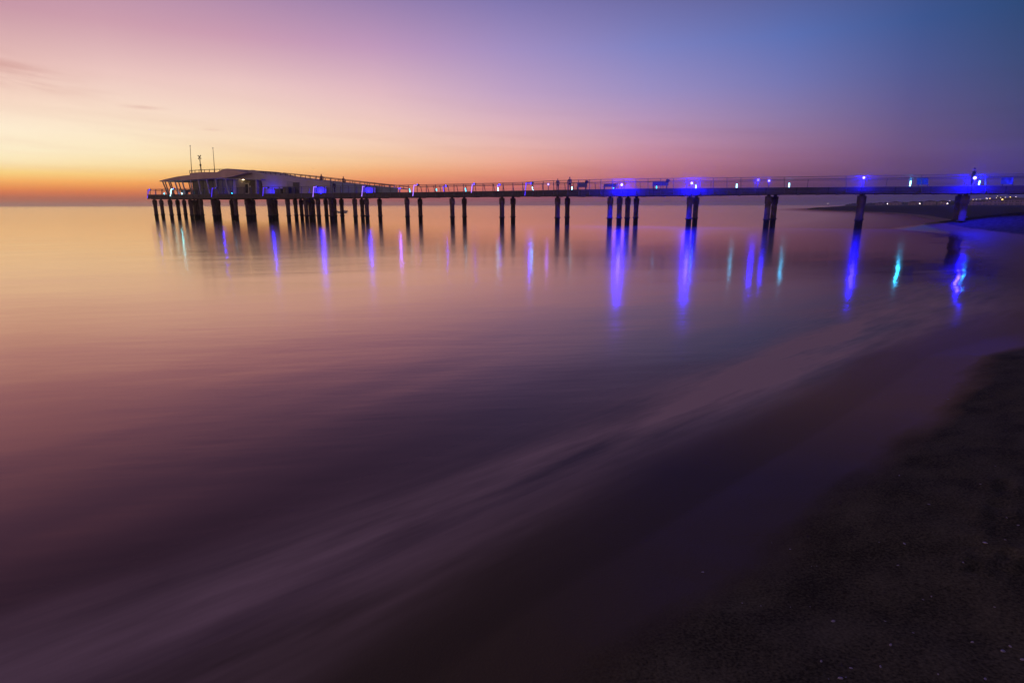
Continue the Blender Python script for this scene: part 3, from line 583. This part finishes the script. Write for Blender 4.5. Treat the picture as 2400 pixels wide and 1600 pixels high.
# cyan tube bollards standing on the deck
def tube_light(x0, y0, x1, y1, label, o, m, watts=0):
    lo = pp(x0, y0, o); hi = pp(x1, y1, o); t = thing('tube_light', lo - Z * .05, label, 'bollard light', 'cyan tube lights standing on the deck')
    b = MB(); b.tube([lo, hi], .055, 10); b.build('tube', m, t)
    b = MB(); b.tube([hi, hi + (hi - lo).normalized() * .06], .065, 10); b.build('cap', M['dark'], t)
    b = MB(); b.tube([lo - Z * .06, lo], .075, 10); b.build('base', M['dark'], t)
    if watts: add_light('tube_light_glow', (lo + hi) / 2 - PN * .3, (.003, .30, .75), watts, t, .1)
for x0, y0, x1, y1, lab, do, m, w in [
    (385, 456, 384.6, 452, 'tiny cyan tube light near the seaward tip', .6, 'cyan', 15), (427, 455.5, 425.5, 452.5, 'tiny bright white cyan tube light below the canopy columns', 1.5, 'cyanhot', 15),
    (544.5, 454.5, 543, 451.8, 'tiny cyan tube light at the end of the dark glass wall', .8, 'cyan', 12), (961, 451, 959.6, 442.6, 'cyan tube light left of the pink white lamp post', 3.4, 'cyan', 12),
    (1023.4, 447.8, 1022.6, 442.4, 'small cyan tube light between the pink lamp post and the next lit post', 3.4, 'cyan', 12), (1092, 449.2, 1090.4, 440.8, 'cyan tube light just left of the violet white lamp post', 3.2, 'cyan', 15),
    (1168, 447.6, 1166.6, 440, 'white cyan tube light under the violet far side lamp post', 3, 'cyanhot', 15), (1249.4, 446.8, 1248, 438.4, 'white cyan tube light beside the lamp post where the near rail rises', 1.2, 'cyanhot', 20),
    (1340.2, 444.6, 1340.6, 438.2, 'white cyan tube light in front of the first bench', 1.8, 'cyanhot', 30), (1437.8, 442.2, 1437.8, 440, 'very small cyan tube light left of the spotlight over four piles', 2.6, 'cyan', 10),
    (1538.8, 442.4, 1538.8, 436, 'faint cyan tube light in front of the long bench', 2.2, 'cyan', 25), (1631, 441, 1631, 434.2, 'white cyan tube light just right of the spotlight over twin piles', 1.2, 'cyanhot', 15),
    (1726.3, 440.2, 1726.8, 431.2, 'white cyan tube light midway between twin piles and thick pile pair', 1.2, 'cyanhot', 15), (1849, 438.8, 1850.2, 429.2, 'white cyan tube light right of the thick pile pair', 1.0, 'cyanhot', 30),
    (2132.4, 436.4, 2134.8, 424, 'tall bright white cyan tube light beside the dark board', .8, 'cyanhot', 15), (2294, 433.6, 2296.4, 423.6, 'bright white cyan tube light right of the large shore end spotlight', .8, 'cyanhot', 50)]:
    tube_light(x0, y0, x1, y1, lab, off(x0) + do, M[m], {2132.4: 170, 2294: 40, 1849: 55, 1726.3: 32, 1631: 12, 1249.4: 35, 1168: 25}.get(x0, 6))

# ------------------------------------------------------------------ benches, boards, bin
def bench(x0, x1, ytop, o, label, back=M['bench']):
    a = deck_pt(x0, o); b_ = deck_pt(x1, o); a.z = b_.z = deck_pt((x0 + x1) / 2).z
    L = (b_ - a).length; c = (a + b_) / 2; t = thing('bench', c, label, 'bench', 'benches on the pier deck')
    zt = pp((x0 + x1) / 2, ytop, off(x0) + o).z - c.z
    m = MB(); m.box(c + Z * .42, L, .45, .07); m.build('seat', M['bench'], t)
    m = MB(); m.box(c + PN * .22 + Z * .5, L, .05, max(.3, zt - .5)); m.build('backrest', back, t)
    for s in (-.42, .42):
        m = MB(); m.box(c + PD * L * s, .08, .4, .42); m.build('leg', M['dark'], t)
bench(1331, 1354, 429.6, 4, 'dark bench behind the white cyan tube light at the raised rail')
bench(1391, 1422, 435.4, 5, 'low faint bench left of the spotlight over four piles')
bench(1514, 1553, 426.4, 4.2, 'long dark bench with a blue lit back, right of the four close piles')
def board(pts, o, label, m, cat='board', name='info_board', legs=True):
    t = thing(name, pp(pts[0][0], interp(DT, pts[0][0]), o), label, cat)
    b = MB(); b.prism([pp(x, y, o) for x, y in pts], PN * .06); pn = b.build('panel', m, t)
    if legs:
        for x in (pts[0][0] + 2, pts[1][0] - 2): b = MB(); b.bar(pp(x, interp(DT, x), o + .08), pp(x, pts[0][1], o + .08), .06); b.build('leg', M['dark'], t)
    return t
board([(2150, 416), (2176, 416), (2175, 432.6), (2148, 432.6)], off(2150) + 3, 'large dark blue panel beside the tall bright tube light', mat('blue_green_panel', (.03, .07, .10), .5, var=.3))
# a map-like board with pale and dark blotches
mm = mat('blotched_board', (.10, .18, .5), .5, scale=2.2, var2=(.02, .02, .06), var=.2)
board([(2347.5, 416.2), (2375.5, 416), (2373, 431.8), (2345, 432)], off(2350) + 2.2, 'blue board with dark blotches at the shore end of the rail', mm)
board([(736, 438.2), (765, 438.2), (765, 455), (736, 455)], FOF - .5, 'pale counter panel glowing blue before the long wall', M['paint'], 'counter', 'counter_panel', False)
board([(848.8, 438.6), (880.5, 438.9), (880.5, 455), (848.8, 455)], FOF - .5, 'pale counter panel glowing deep blue beside the ramp wall', M['paint'], 'counter', 'counter_panel', False)
t = thing('litter_bin', pp(436, 456, 2), 'teal litter bin on the terrace below the canopy', 'bin'); b = MB(); c = pp(436, 456.5, 2); b.tube([c, c + Z * .8], [.28, .36], 12); b.build('body', M['teal'], t); b = MB(); b.tube([c + Z * .82, c + Z * .9], [.38, .3], 12); b.build('lid', M['dark'], t)
def vending(x0, x1, y, label, cat, name):
    a = deck_pt((x0 + x1) / 2, FOF - off(x0) - .8); t = thing(name, a, label, cat); w = (pp(x1, 445, FOF) - pp(x0, 445, FOF)).length; hh = pp(x0, y, FOF).z - a.z
    b = MB(); b.box(a, w, .7, hh); b.build('cabinet', M['dark'], t); b = MB(); b.box(a - PN * .37 + Z * (hh * .3), w * .8, .04, hh * .6); b.build('front_panel', M['glass'], t); b = MB(); b.box(a + Z * (hh + .003), w + .06, .76, .05); b.build('top', M['steel'], t)
vending(654, 667, 440, 'dark upright cabinet standing against the long wall', 'cabinet', 'drinks_cabinet')
vending(634, 650, 444.5, 'low dark cabinet against the wall right of the arched opening', 'cabinet', 'low_cabinet')
# terrace chairs and table
def chair(c, label, flip=1):
    t = thing('terrace_chair', c, label, 'chair', 'chairs on the terrace')
    b = MB(); b.box(c + Z * .42, .5, .48, .05); b.build('seat', M['bench'], t); b = MB(); b.box(c + PD * .24 * flip + Z * .47, .04, .48, .45); b.build('backrest', M['bench'], t)
    for s in (-1, 1):
        for u in (-1, 1): b = MB(); b.box(c + PD * .21 * s + PN * .2 * u, .04, .04, .42); b.build('leg', M['dark'], t)
def zdeck(px, o): p = deck_pt(px, o - off(px)); return p
chair(zdeck(405, 2.2), 'dark chair left of the round terrace table', -1); chair(zdeck(416, 2.2), 'dark chair right of the round terrace table', 1)
c = zdeck(410.5, 2.2); t = thing('terrace_table', c, 'dark round table under the canopy', 'table'); b = MB(); b.tube([c + Z * .7, c + Z * .74], .4, 16); b.build('tabletop', M['bench'], t); b = MB(); b.tube([c + Z * .02, c + Z * .7], .04, 8); b.tube([c, c + Z * .02], .25, 12); b.build('pedestal', M['dark'], t)

# ------------------------------------------------------------------ people
def skin_obj(name, edges, pos, rad_, m, parent, root):
    names = list(pos); me = bpy.data.meshes.new(name); me.from_pydata([pos[n] for n in names], [(names.index(a), names.index(b)) for a, b in edges], []); me.materials.append(m)
    o = bpy.data.objects.new(name, me); C.objects.link(o); o.parent = parent
    sk = o.modifiers.new('skin', 'SKIN'); sk.use_smooth_shade = True
    for i, n in enumerate(names):
        r = rad_[n]; me.skin_vertices[0].data[i].radius = r if isinstance(r, tuple) else (r, r); me.skin_vertices[0].data[i].use_root = (n == root)
    o.modifiers.new('sub', 'SUBSURF').render_levels = 1
    return o
def person(loc, rz, label, cloth, h=1.75, bend=0., walk=.1, group=None):
    t = thing('person', loc, label, 'person', group); t.rotation_euler = (0, 0, rz); s = h / 1.75
    P = {'pelvis': (0, 0, .95), 'waist': (0, 0, 1.08), 'chest': (0, .03 * bend, 1.30), 'collar': (0, .06 * bend, 1.42), 'neck': (0, .08 * bend, 1.49), 'head': (0, .11 * bend + .01, 1.60), 'crown': (0, .11 * bend, 1.69)}
    R = {'pelvis': (.15, .11), 'waist': (.13, .09), 'chest': (.16, .10), 'collar': (.09, .07), 'neck': .055, 'head': (.078, .095), 'crown': .065}
    E = [('pelvis', 'waist'), ('waist', 'chest'), ('chest', 'collar'), ('collar', 'neck'), ('neck', 'head'), ('head', 'crown')]
    for sd, q in ((-1, 'l'), (1, 'r')):
        w = walk * sd
        P.update({q + 'hip': (.09 * sd, 0, .88), q + 'knee': (.10 * sd, w + .02, .49), q + 'ankle': (.11 * sd, w * 1.6 - .02, .09), q + 'toe': (.13 * sd, w * 1.6 + .14, .035),
                  q + 'sho': (.19 * sd, .03 * bend, 1.38), q + 'elb': (.24 * sd, -w * .6, 1.10), q + 'wri': (.24 * sd, -w + .08 + .1 * bend, .87), q + 'palm': (.24 * sd, -w + .10 + .1 * bend, .80)})
        R.update({q + 'hip': .088, q + 'knee': .056, q + 'ankle': .04, q + 'toe': (.04, .028), q + 'sho': .062, q + 'elb': .043, q + 'wri': .028, q + 'palm': (.034, .018)})
        E += [('pelvis', q + 'hip'), (q + 'hip', q + 'knee'), (q + 'knee', q + 'ankle'), (q + 'ankle', q + 'toe'), ('collar', q + 'sho'), (q + 'sho', q + 'elb'), (q + 'elb', q + 'wri'), (q + 'wri', q + 'palm')]
        px_, py_, pz_ = P[q + 'palm']
        for k in range(4):
            n1, n2 = q + 'f%da' % k, q + 'f%db' % k; ln = (.07, .08, .075, .06)[k]
            P[n1] = (px_, py_ - .027 + .018 * k, pz_ - .05); P[n2] = (px_ - .008 * sd, py_ - .03 + .02 * k, pz_ - .05 - ln); R[n1] = .009; R[n2] = .007; E += [(q + 'palm', n1), (n1, n2)]
        P[q + 'th'] = (px_ - .01 * sd, py_ + .055, pz_ - .045); R[q + 'th'] = .009; E.append((q + 'palm', q + 'th'))
    P['nose'] = (0, .11 * bend + .115, 1.60); R['nose'] = .012; E.append(('head', 'nose'))
    P = {k: (x * s, y * s, z * s) for k, (x, y, z) in P.items()}; R = {k: (tuple(a * s for a in r) if isinstance(r, tuple) else r * s) for k, r in R.items()}
    skin_obj('body', E, P, R, M['skin'], t, 'pelvis')
    def grow(keys, g, nm, m, root):
        rr = {k: (tuple(a + g for a in R[k]) if isinstance(R[k], tuple) else R[k] + g) for k in keys}
        skin_obj(nm, [(a, b) for a, b in E if a in keys and b in keys], {k: P[k] for k in keys}, rr, m, t, root)
    grow(['pelvis', 'waist', 'chest', 'collar', 'lsho', 'lelb', 'lwri', 'rsho', 'relb', 'rwri'], .018, 'jacket', cloth, 'pelvis')
    grow(['pelvis', 'lhip', 'lknee', 'lankle', 'rhip', 'rknee', 'rankle'], .012, 'trousers', M['trouser'], 'pelvis')
    hb = MB(); hb.ball((0, (.11 * bend - .015) * s, 1.655 * s), .098 * s, 8, (.88, 1.05, .85)); ho = hb.build('hair', M['hair'], None); ho.parent = t; ho.location = (0, 0, 0)
    return t
haz = math.atan2(-PN.x, PN.y)
rampz = lambda px, o: pp(px, interp(RB, px), FOF + .35) + PN * o
person(rampz(738, 1.6) - Z * .75, 1.1, 'person in a tan coat walking highest up the ramp roof', M['tan'], 1.75, .2, .12, 'people on the pier')
person(rampz(790, 1.6) - Z * .75, 4.2, 'person in a tan coat lower down the ramp roof', M['tan'], 1.7, .2, .12, 'people on the pier')
person(deck_pt(775.5, .9), 1.0, 'person in dark clothes standing against the lit blue wall under the ramp', M['cloth'], 1.8, .4, .05, 'people on the pier')
person(deck_pt(2287, 1.2), 1.4, 'person standing behind the rail next to the large shore end spotlight', M['cloth'], 1.82, .3, .04, 'people on the pier')
person(deck_pt(1313, 4.0), 2.8, 'person facing the sea on the far side of the widened deck', M['tan'], 1.8, .3, .06, 'people on the pier')
person(deck_pt(1284, 4.0), 2.9, 'person beside the small violet spotlight on the far rail', M['tan'], 1.6, .3, .06, 'people on the pier')

# ------------------------------------------------------------------ small moored boat seen between the piles
bc = on_z(802, 499); Xb = Vector((1, 0, 0)); t = thing('moored_boat', bc, 'small pale moored boat with raised ends and a short mast between the piles', 'boat')
L = 3.9; b = MB(); st = []
for k in range(13):
    u = -1 + 2 * k / 12.; wd = .75 * (1 - abs(u) ** 3) ** .6 + .04; zk = .05 + .28 * abs(u) ** 3; zt = .50 + .12 * abs(u) ** 3
    st.append([(bc.x + u * L / 2 * .96, bc.y - wd, bc.z + zt), (bc.x + u * L / 2 * .96, bc.y - wd * .6, bc.z + zk - .15), (bc.x + u * L / 2 * .96, bc.y + wd * .6, bc.z + zk - .15), (bc.x + u * L / 2 * .96, bc.y + wd, bc.z + zt)])
vs = [p for r_ in st for p in r_]; fs = [(4 * i + k, 4 * i + k + 1, 4 * i + 5 + k, 4 * i + 4 + k) for i in range(12) for k in range(3)] + [(4 * i + 3, 4 * i, 4 * i + 4, 4 * i + 7) for i in range(12)] + [(0, 1, 2, 3), (51, 50, 49, 48)]
b.add(vs, fs); b.build('hull', M['hull'], t)
for s in (-1, 1): b = MB(); b.tube([(bc.x + s * 1.5, bc.y, .55), (bc.x + s * 1.75, bc.y, .82), (bc.x + s * 2.0, bc.y, .7), (bc.x + s * 2.1, bc.y, .35)], .08, 8); b.build('fender_arm', M['dark'], t)
b = MB(); b.box((bc.x + .9, bc.y, .56), .9, .8, .35, (1, 0, 0), (0, 1, 0)); b.build('cabin', M['hull'], t)
mx_ = on_z(806, 499).x; b = MB(); b.tube([(mx_, bc.y, .5), (mx_, bc.y, 2.5)], .06, 6); ms = b.build('mast', M['dark'], t); b = MB(); b.ball((mx_, bc.y, 2.65), .2, 6); b.build('mast_ball', M['dark'], ms)

# ------------------------------------------------------------------ far shore: trees, houses, street lamps
def far_pt(px, dist, z): d = Vector(ray(px, 480)); d.z = 0; d.normalize(); p = d * dist; return Vector((p.x, p.y, z))
random.seed(11); tb = MB(); p0 = far_pt(2200, 900, 0)
for px in np.arange(1985, 2700, 2.2):
    dist = random.uniform(880, 960); topy = interp([(1985, 477.6), (2040, 475.4), (2100, 473.2), (2200, 470.8), (2300, 467.5), (2400, 465.5), (2700, 460)], px) + random.uniform(-.9, 1.2)
    g_ = far_pt(px, dist, 0); d = ray(px, topy); zt = H + (d[2] / math.hypot(d[0], d[1])) * dist; r = max(1.2, zt * .45)
    for q in range(3):
        rr_ = r * random.uniform(.55, 1); tb.ball((g_.x + random.uniform(-2, 2), g_.y + random.uniform(-3, 3), max(1.2, zt - rr_ * random.uniform(.9, 1.6))), rr_, 4, (1.2, 1, random.uniform(.7, 1)))
for v in range(len(tb.v)):
    x, y, z = tb.v[v]; k = noise.noise(Vector((x * .4, y * .4, z * .4))) * 1.0; tb.v[v] = (x + k, y, z + k * .8)
far = tb.build('distant_trees', M['trees'], None, p0); tag(far, 'dark low line of trees along the far shore', 'trees', kind='stuff')
hs = []
for i, (px, w, hgt, fl) in enumerate([(2062, 9, 4, 1), (2098, 12, 5, 1), (2140, 10, 5, 1), (2178, 12, 6, 2), (2208, 9, 6, 2), (2282, 12, 7, 2), (2298, 9, 6, 2), (2322, 11, 8, 2), (2340, 10, 10, 3), (2356, 12, 8, 2), (2372, 16, 9, 2), (2392, 12, 8, 2), (2420, 14, 9, 2)]):
    dist = 840; c = far_pt(px, dist, .9); X = Vector((c.y, -c.x, 0)).normalized(); Y = Vector((c.x, c.y, 0)).normalized()
    lab = ['squat house furthest out on the spit', 'second low house of the spit', 'low wide house left of the middle shore light', 'two storey house left of the twin shore piles', 'narrow house directly left of the twin shore piles',
           'house just right of the twin shore piles', 'small narrow house beneath two close lamps', 'house by the orange street lamp', 'tallest pinkish house on the far shore', 'house behind the bright yellow lamp', 'long pinkish house beneath the pale lamps', 'house at the picture edge with a dark roof', 'house beyond the last pale lamp'][i]
    t = thing('beach_house', c, lab, 'house', 'houses on the far shore')
    b = MB(); b.box(c, w, 8, hgt * .75, X, Y); b.build('wall', M['house'], t)
    b = MB(); a = c + Z * (hgt * .75 + .01); b.prism([a - X * (w / 2 + .5) - Y * 4.4, a + X * (w / 2 + .5) - Y * 4.4, a + X * (w / 2 + .5) * .2 - Y * 4.4 + Z * hgt * .28, a - X * (w / 2 + .5) * .2 - Y * 4.4 + Z * hgt * .28], Y * 8.8); b.build('roof', M['houseroof'], t)
    for f in range(fl):
        for k in range(3): b = MB(); b.box(c - Y * 4.03 + X * (k - 1) * w * .3 + Z * (1 + f * 2.8), 1.2, .05, 1.3, X, Y); b.build('window', M['glass'], t)
    b = MB(); b.box(c - Y * 4.03 + X * w * .42, .9, .05, 2.1, X, Y); b.build('door', M['dark'], t)
LAMPS = [(1940, 477.0, 'dimw', .5, 'dim street lamp furthest out above the spit tip'), (2079.6, 477.6, 'white', .42, 'bright pinkish white shore lamp left of the slender single pile gap'), (2155.2, 477.2, 'white', .46, 'bright pinkish white shore lamp, middle of the three'), (2220.2, 477.2, 'white', .46, 'bright pinkish white shore lamp closest to the twin shore piles'),
 (2224.6, 470.4, 'dimw', .4, 'faint lamp above the bright shore lamp near the twin piles'), (2278.6, 467.6, 'amber', .38, 'small amber lamp first to the right of the twin piles'), (2286, 467.3, 'dimw', .5, 'dim white lamp second to the right of the twin piles'), (2295, 467, 'dimw', .36, 'faint lamp third to the right of the twin piles'),
 (2308.8, 464.4, 'dimw', .55, 'pale lamp, left one of the close pair'), (2311.2, 465.8, 'dimw', .5, 'pale lamp, right and lower one of the close pair'), (2317.6, 465.3, 'amber', .5, 'orange lamp right of the close pair'), (2332, 463.6, 'dimw', .45, 'pale lamp left of the tallest house'),
 (2334.2, 459.8, 'dimw', .4, 'highest pale lamp above the tallest house'), (2342, 463, 'dimw', .5, 'pale lamp right of the tallest house'), (2347, 467.6, 'amber', .8, 'brightest yellow lamp of the far town'), (2353, 462.5, 'dimw', .45, 'pale lamp right above the brightest yellow one'),
 (2364.5, 462, 'amber', .45, 'small yellow lamp next to last before the edge'), (2377.7, 461.4, 'white', .3, 'pale lamp nearest the right picture edge'), (2205, 474, 'dimw', .3, 'very faint lamp left of the twin piles'), (2118, 473.6, 'dimw', .25, 'very faint lamp among the trees behind the spit')]
for px, py, m, r, lab in LAMPS:
    dist = 790 if py < 476 else 700; d = ray(px, py); zt = H + d[2] / math.hypot(d[0], d[1]) * dist; g0 = far_pt(px, dist, .9); t = thing('street_lamp', g0, lab, 'street lamp', 'street lamps on the far shore')
    hp = Vector((g0.x, g0.y, zt)); b = MB(); b.tube([g0 + Vector((.6, 0, 0)), Vector((hp.x + .6, hp.y, hp.z + .1))], .08, 6); b.build('pole', M['dark'], t)
    b = MB(); b.ball(hp, r * .75, 5); b.build('lamp_head', M[m], t)

# ------------------------------------------------------------------ shells on the sand
def shell_mesh(k):
    b = MB(); n = 10; vs = [(0, 0, .16)]; fs = []; rnd = random.Random(k)
    for ring, (r, z) in enumerate(((.35, .15), (.7, .09), (1.0, .0))):
        for i in range(n):
            a = 2 * math.pi * i / n; rib = 1 + .06 * (i % 2) + rnd.uniform(-.07, .07); vs.append((r * rib * math.cos(a), r * .62 * rib * math.sin(a) * (1 if math.sin(a) > 0 else .7), z + .03 * (i % 2)))
    fs += [(0, 1 + i, 1 + (i + 1) % n) for i in range(n)]
    for rg in range(2): fs += [(1 + rg * n + i, 1 + (rg + 1) * n + i, 1 + (rg + 1) * n + (i + 1) % n, 1 + rg * n + (i + 1) % n) for i in range(n)]
    fs.append(tuple(1 + 2 * n + i for i in range(n))[::-1])
    b.add(vs, fs, True); me = bpy.data.meshes.new('shell'); me.from_pydata(b.v, [], b.f); me.materials.append(M['shell'])
    for p in me.polygons: p.use_smooth = True
    return me
SM = [shell_mesh(k) for k in range(5)]
BIG = [(1898, 1541, 13, 'pale violet shell, largest and leftmost of the lower row'), (1923.5, 1554, 11, 'pale blunt shell just below and right of the largest one'), (1929.5, 1563, 8, 'small brownish shell touching the blunt pale one'), (2064.6, 1561.5, 10, 'flat dull shell alone at the bottom middle'),
       (2352, 1516, 17, 'long flat grey shell near the right edge'), (2308, 1275, 13, 'bright bent shell high on the right sand'), (2280, 1496, 8, 'tilted pale shell left of the long flat one'), (1969, 1594, 13, 'slender pale shell at the very bottom edge'), (2311, 1587, 11, 'dull rounded shell near the bottom right corner'),
       (1870, 1414, 9, 'whitish shell with a tiny blue grey one to its left'), (2119, 1276, 12, 'thin faint shell high in the middle of the sand'), (1647, 1339.5, 9, 'lone slanted pale shell furthest to the left'), (1971.5, 1480, 9, 'violet shell above the bottom row'), (1953, 1452, 13, 'broken ring shaped shell left of the violet one')]
SMALL = [(1854, 1419, 5), (1900, 1417, 6), (1916, 1320, 5), (1903, 1321, 4), (1939, 1341, 5), (1898, 1337, 5), (2105, 1320.5, 7), (2076, 1447.5, 9), (2141, 1476, 8), (2178, 1495, 7), (2225, 1506.5, 9), (2088, 1509, 10), (2184, 1551, 6), (2199, 1579.5, 6), (1994, 1567, 9), (1982, 1590, 8), (1941, 1597, 7),
         (1809, 1269, 5), (1852.5, 1283.5, 6), (1740, 1411, 8), (1630, 1305, 4), (1721, 1355, 5), (1765, 1368, 5), (1784, 1417, 5), (1825, 1494, 6), (2184, 1391, 6), (2165, 1397, 6), (2257, 1320.5, 7), (2370, 1507, 8), (2398, 1537, 9), (2235, 1227, 6), (2360, 1216, 6), (2386, 1231, 7), (2297, 1138, 6), (2341, 1104, 5), (2332, 1093, 5), (2107, 1118, 6), (2039, 1096.5, 5), (2176, 1186, 8), (2222, 936, 6), (2264, 933, 5), (2355, 1268, 5), (2332, 1417, 5), (2060, 1271, 4), (1960, 1470, 6)]
random.seed(5)
def put_shell(px, py, wpx, lab):
    p = on_z(px, py, .5)
    for _ in range(6): p = on_z(px, py, max(.03, ground(p.x, p.y)))
    dd = (Vector((0, 0, H)) - p).length; w = wpx * dd / 1500 / 2.4
    # rest on the actual sand mesh
    ri = min(int(np.searchsorted(rad, math.hypot(p.x, p.y))), nR - 1); ai = int(np.argmin(np.abs(ang - math.atan2(p.x, p.y)))); p.z = float(ZB[ri * nA + ai]) + w * .1
    o = bpy.data.objects.new('shell', random.choice(SM)); C.objects.link(o); o.location = p; o.scale = (w, w * random.uniform(.9, 1.3), w * 1.3); o.rotation_euler = (random.uniform(-.3, .3), random.uniform(-.3, .3), random.uniform(0, 6.28))
    tag(o, lab, 'shell', 'shells scattered on the dark sand')
for x, y, w, lab in BIG: put_shell(x, y, w, lab)
for x, y, w in SMALL: put_shell(x, y, w, 'tiny pale shell fragment lying on the dark sand')

# ------------------------------------------------------------------ sea haze
hb = MB(); hb.box((0, 0, -5), 8400, 8400, 22, (1, 0, 0), (0, 1, 0)); hm = bpy.data.materials.new('sea_haze'); hm.use_nodes = True; nt = hm.node_tree
for n in list(nt.nodes):
    if n.type != 'OUTPUT_MATERIAL': nt.nodes.remove(n)
vol = nt.nodes.new('ShaderNodeVolumePrincipled'); vol.inputs['Color'].default_value = (.95, .93, .96, 1); vol.inputs['Density'].default_value = .0003; vol.inputs['Anisotropy'].default_value = .85
nt.links.new(vol.outputs[0], [n for n in nt.nodes if n.type == 'OUTPUT_MATERIAL'][0].inputs['Volume'])
hz = hb.build('haze', hm); tag(hz, 'thin even evening haze over the sea', 'haze', kind='stuff')

# ------------------------------------------------------------------ light of the afterglow, camera, output
s = bpy.data.lights.new('sun', 'SUN'); s.energy = .001; s.angle = math.radians(14); s.color = (1, .55, .3); so = bpy.data.objects.new('sun', s); C.objects.link(so)
sd = Vector((math.sin(math.radians(-44)), math.cos(math.radians(-44)), math.tan(math.radians(2.5)))); so.rotation_euler = sd.to_track_quat('Z', 'Y').to_euler()
cam = bpy.data.cameras.new('camera'); co = bpy.data.objects.new('camera', cam); C.objects.link(co); scene.camera = co
cam.sensor_width = 36; cam.lens = F / 2400 * 36; cam.clip_start = .05; cam.clip_end = 20000
R_ = Vector((math.cos(ROLL), -math.sin(ROLL) * math.sin(TILT), -math.sin(ROLL) * math.cos(TILT))); U_ = Vector((math.sin(ROLL), math.cos(ROLL) * math.sin(TILT), math.cos(ROLL) * math.cos(TILT))); B_ = R_.cross(U_)
co.matrix_world = Matrix(((R_.x, U_.x, B_.x, 0), (R_.y, U_.y, B_.y, 0), (R_.z, U_.z, B_.z, H), (0, 0, 0, 1)))
scene.view_settings.view_transform = 'Standard'; scene.view_settings.look = 'None'; scene.view_settings.exposure = 0; scene.view_settings.gamma = 1
scene.cycles.use_denoising = True
scene.cycles.sample_clamp_indirect = 6
for o in bpy.data.objects:
    if '_w' in o: del o['_w']
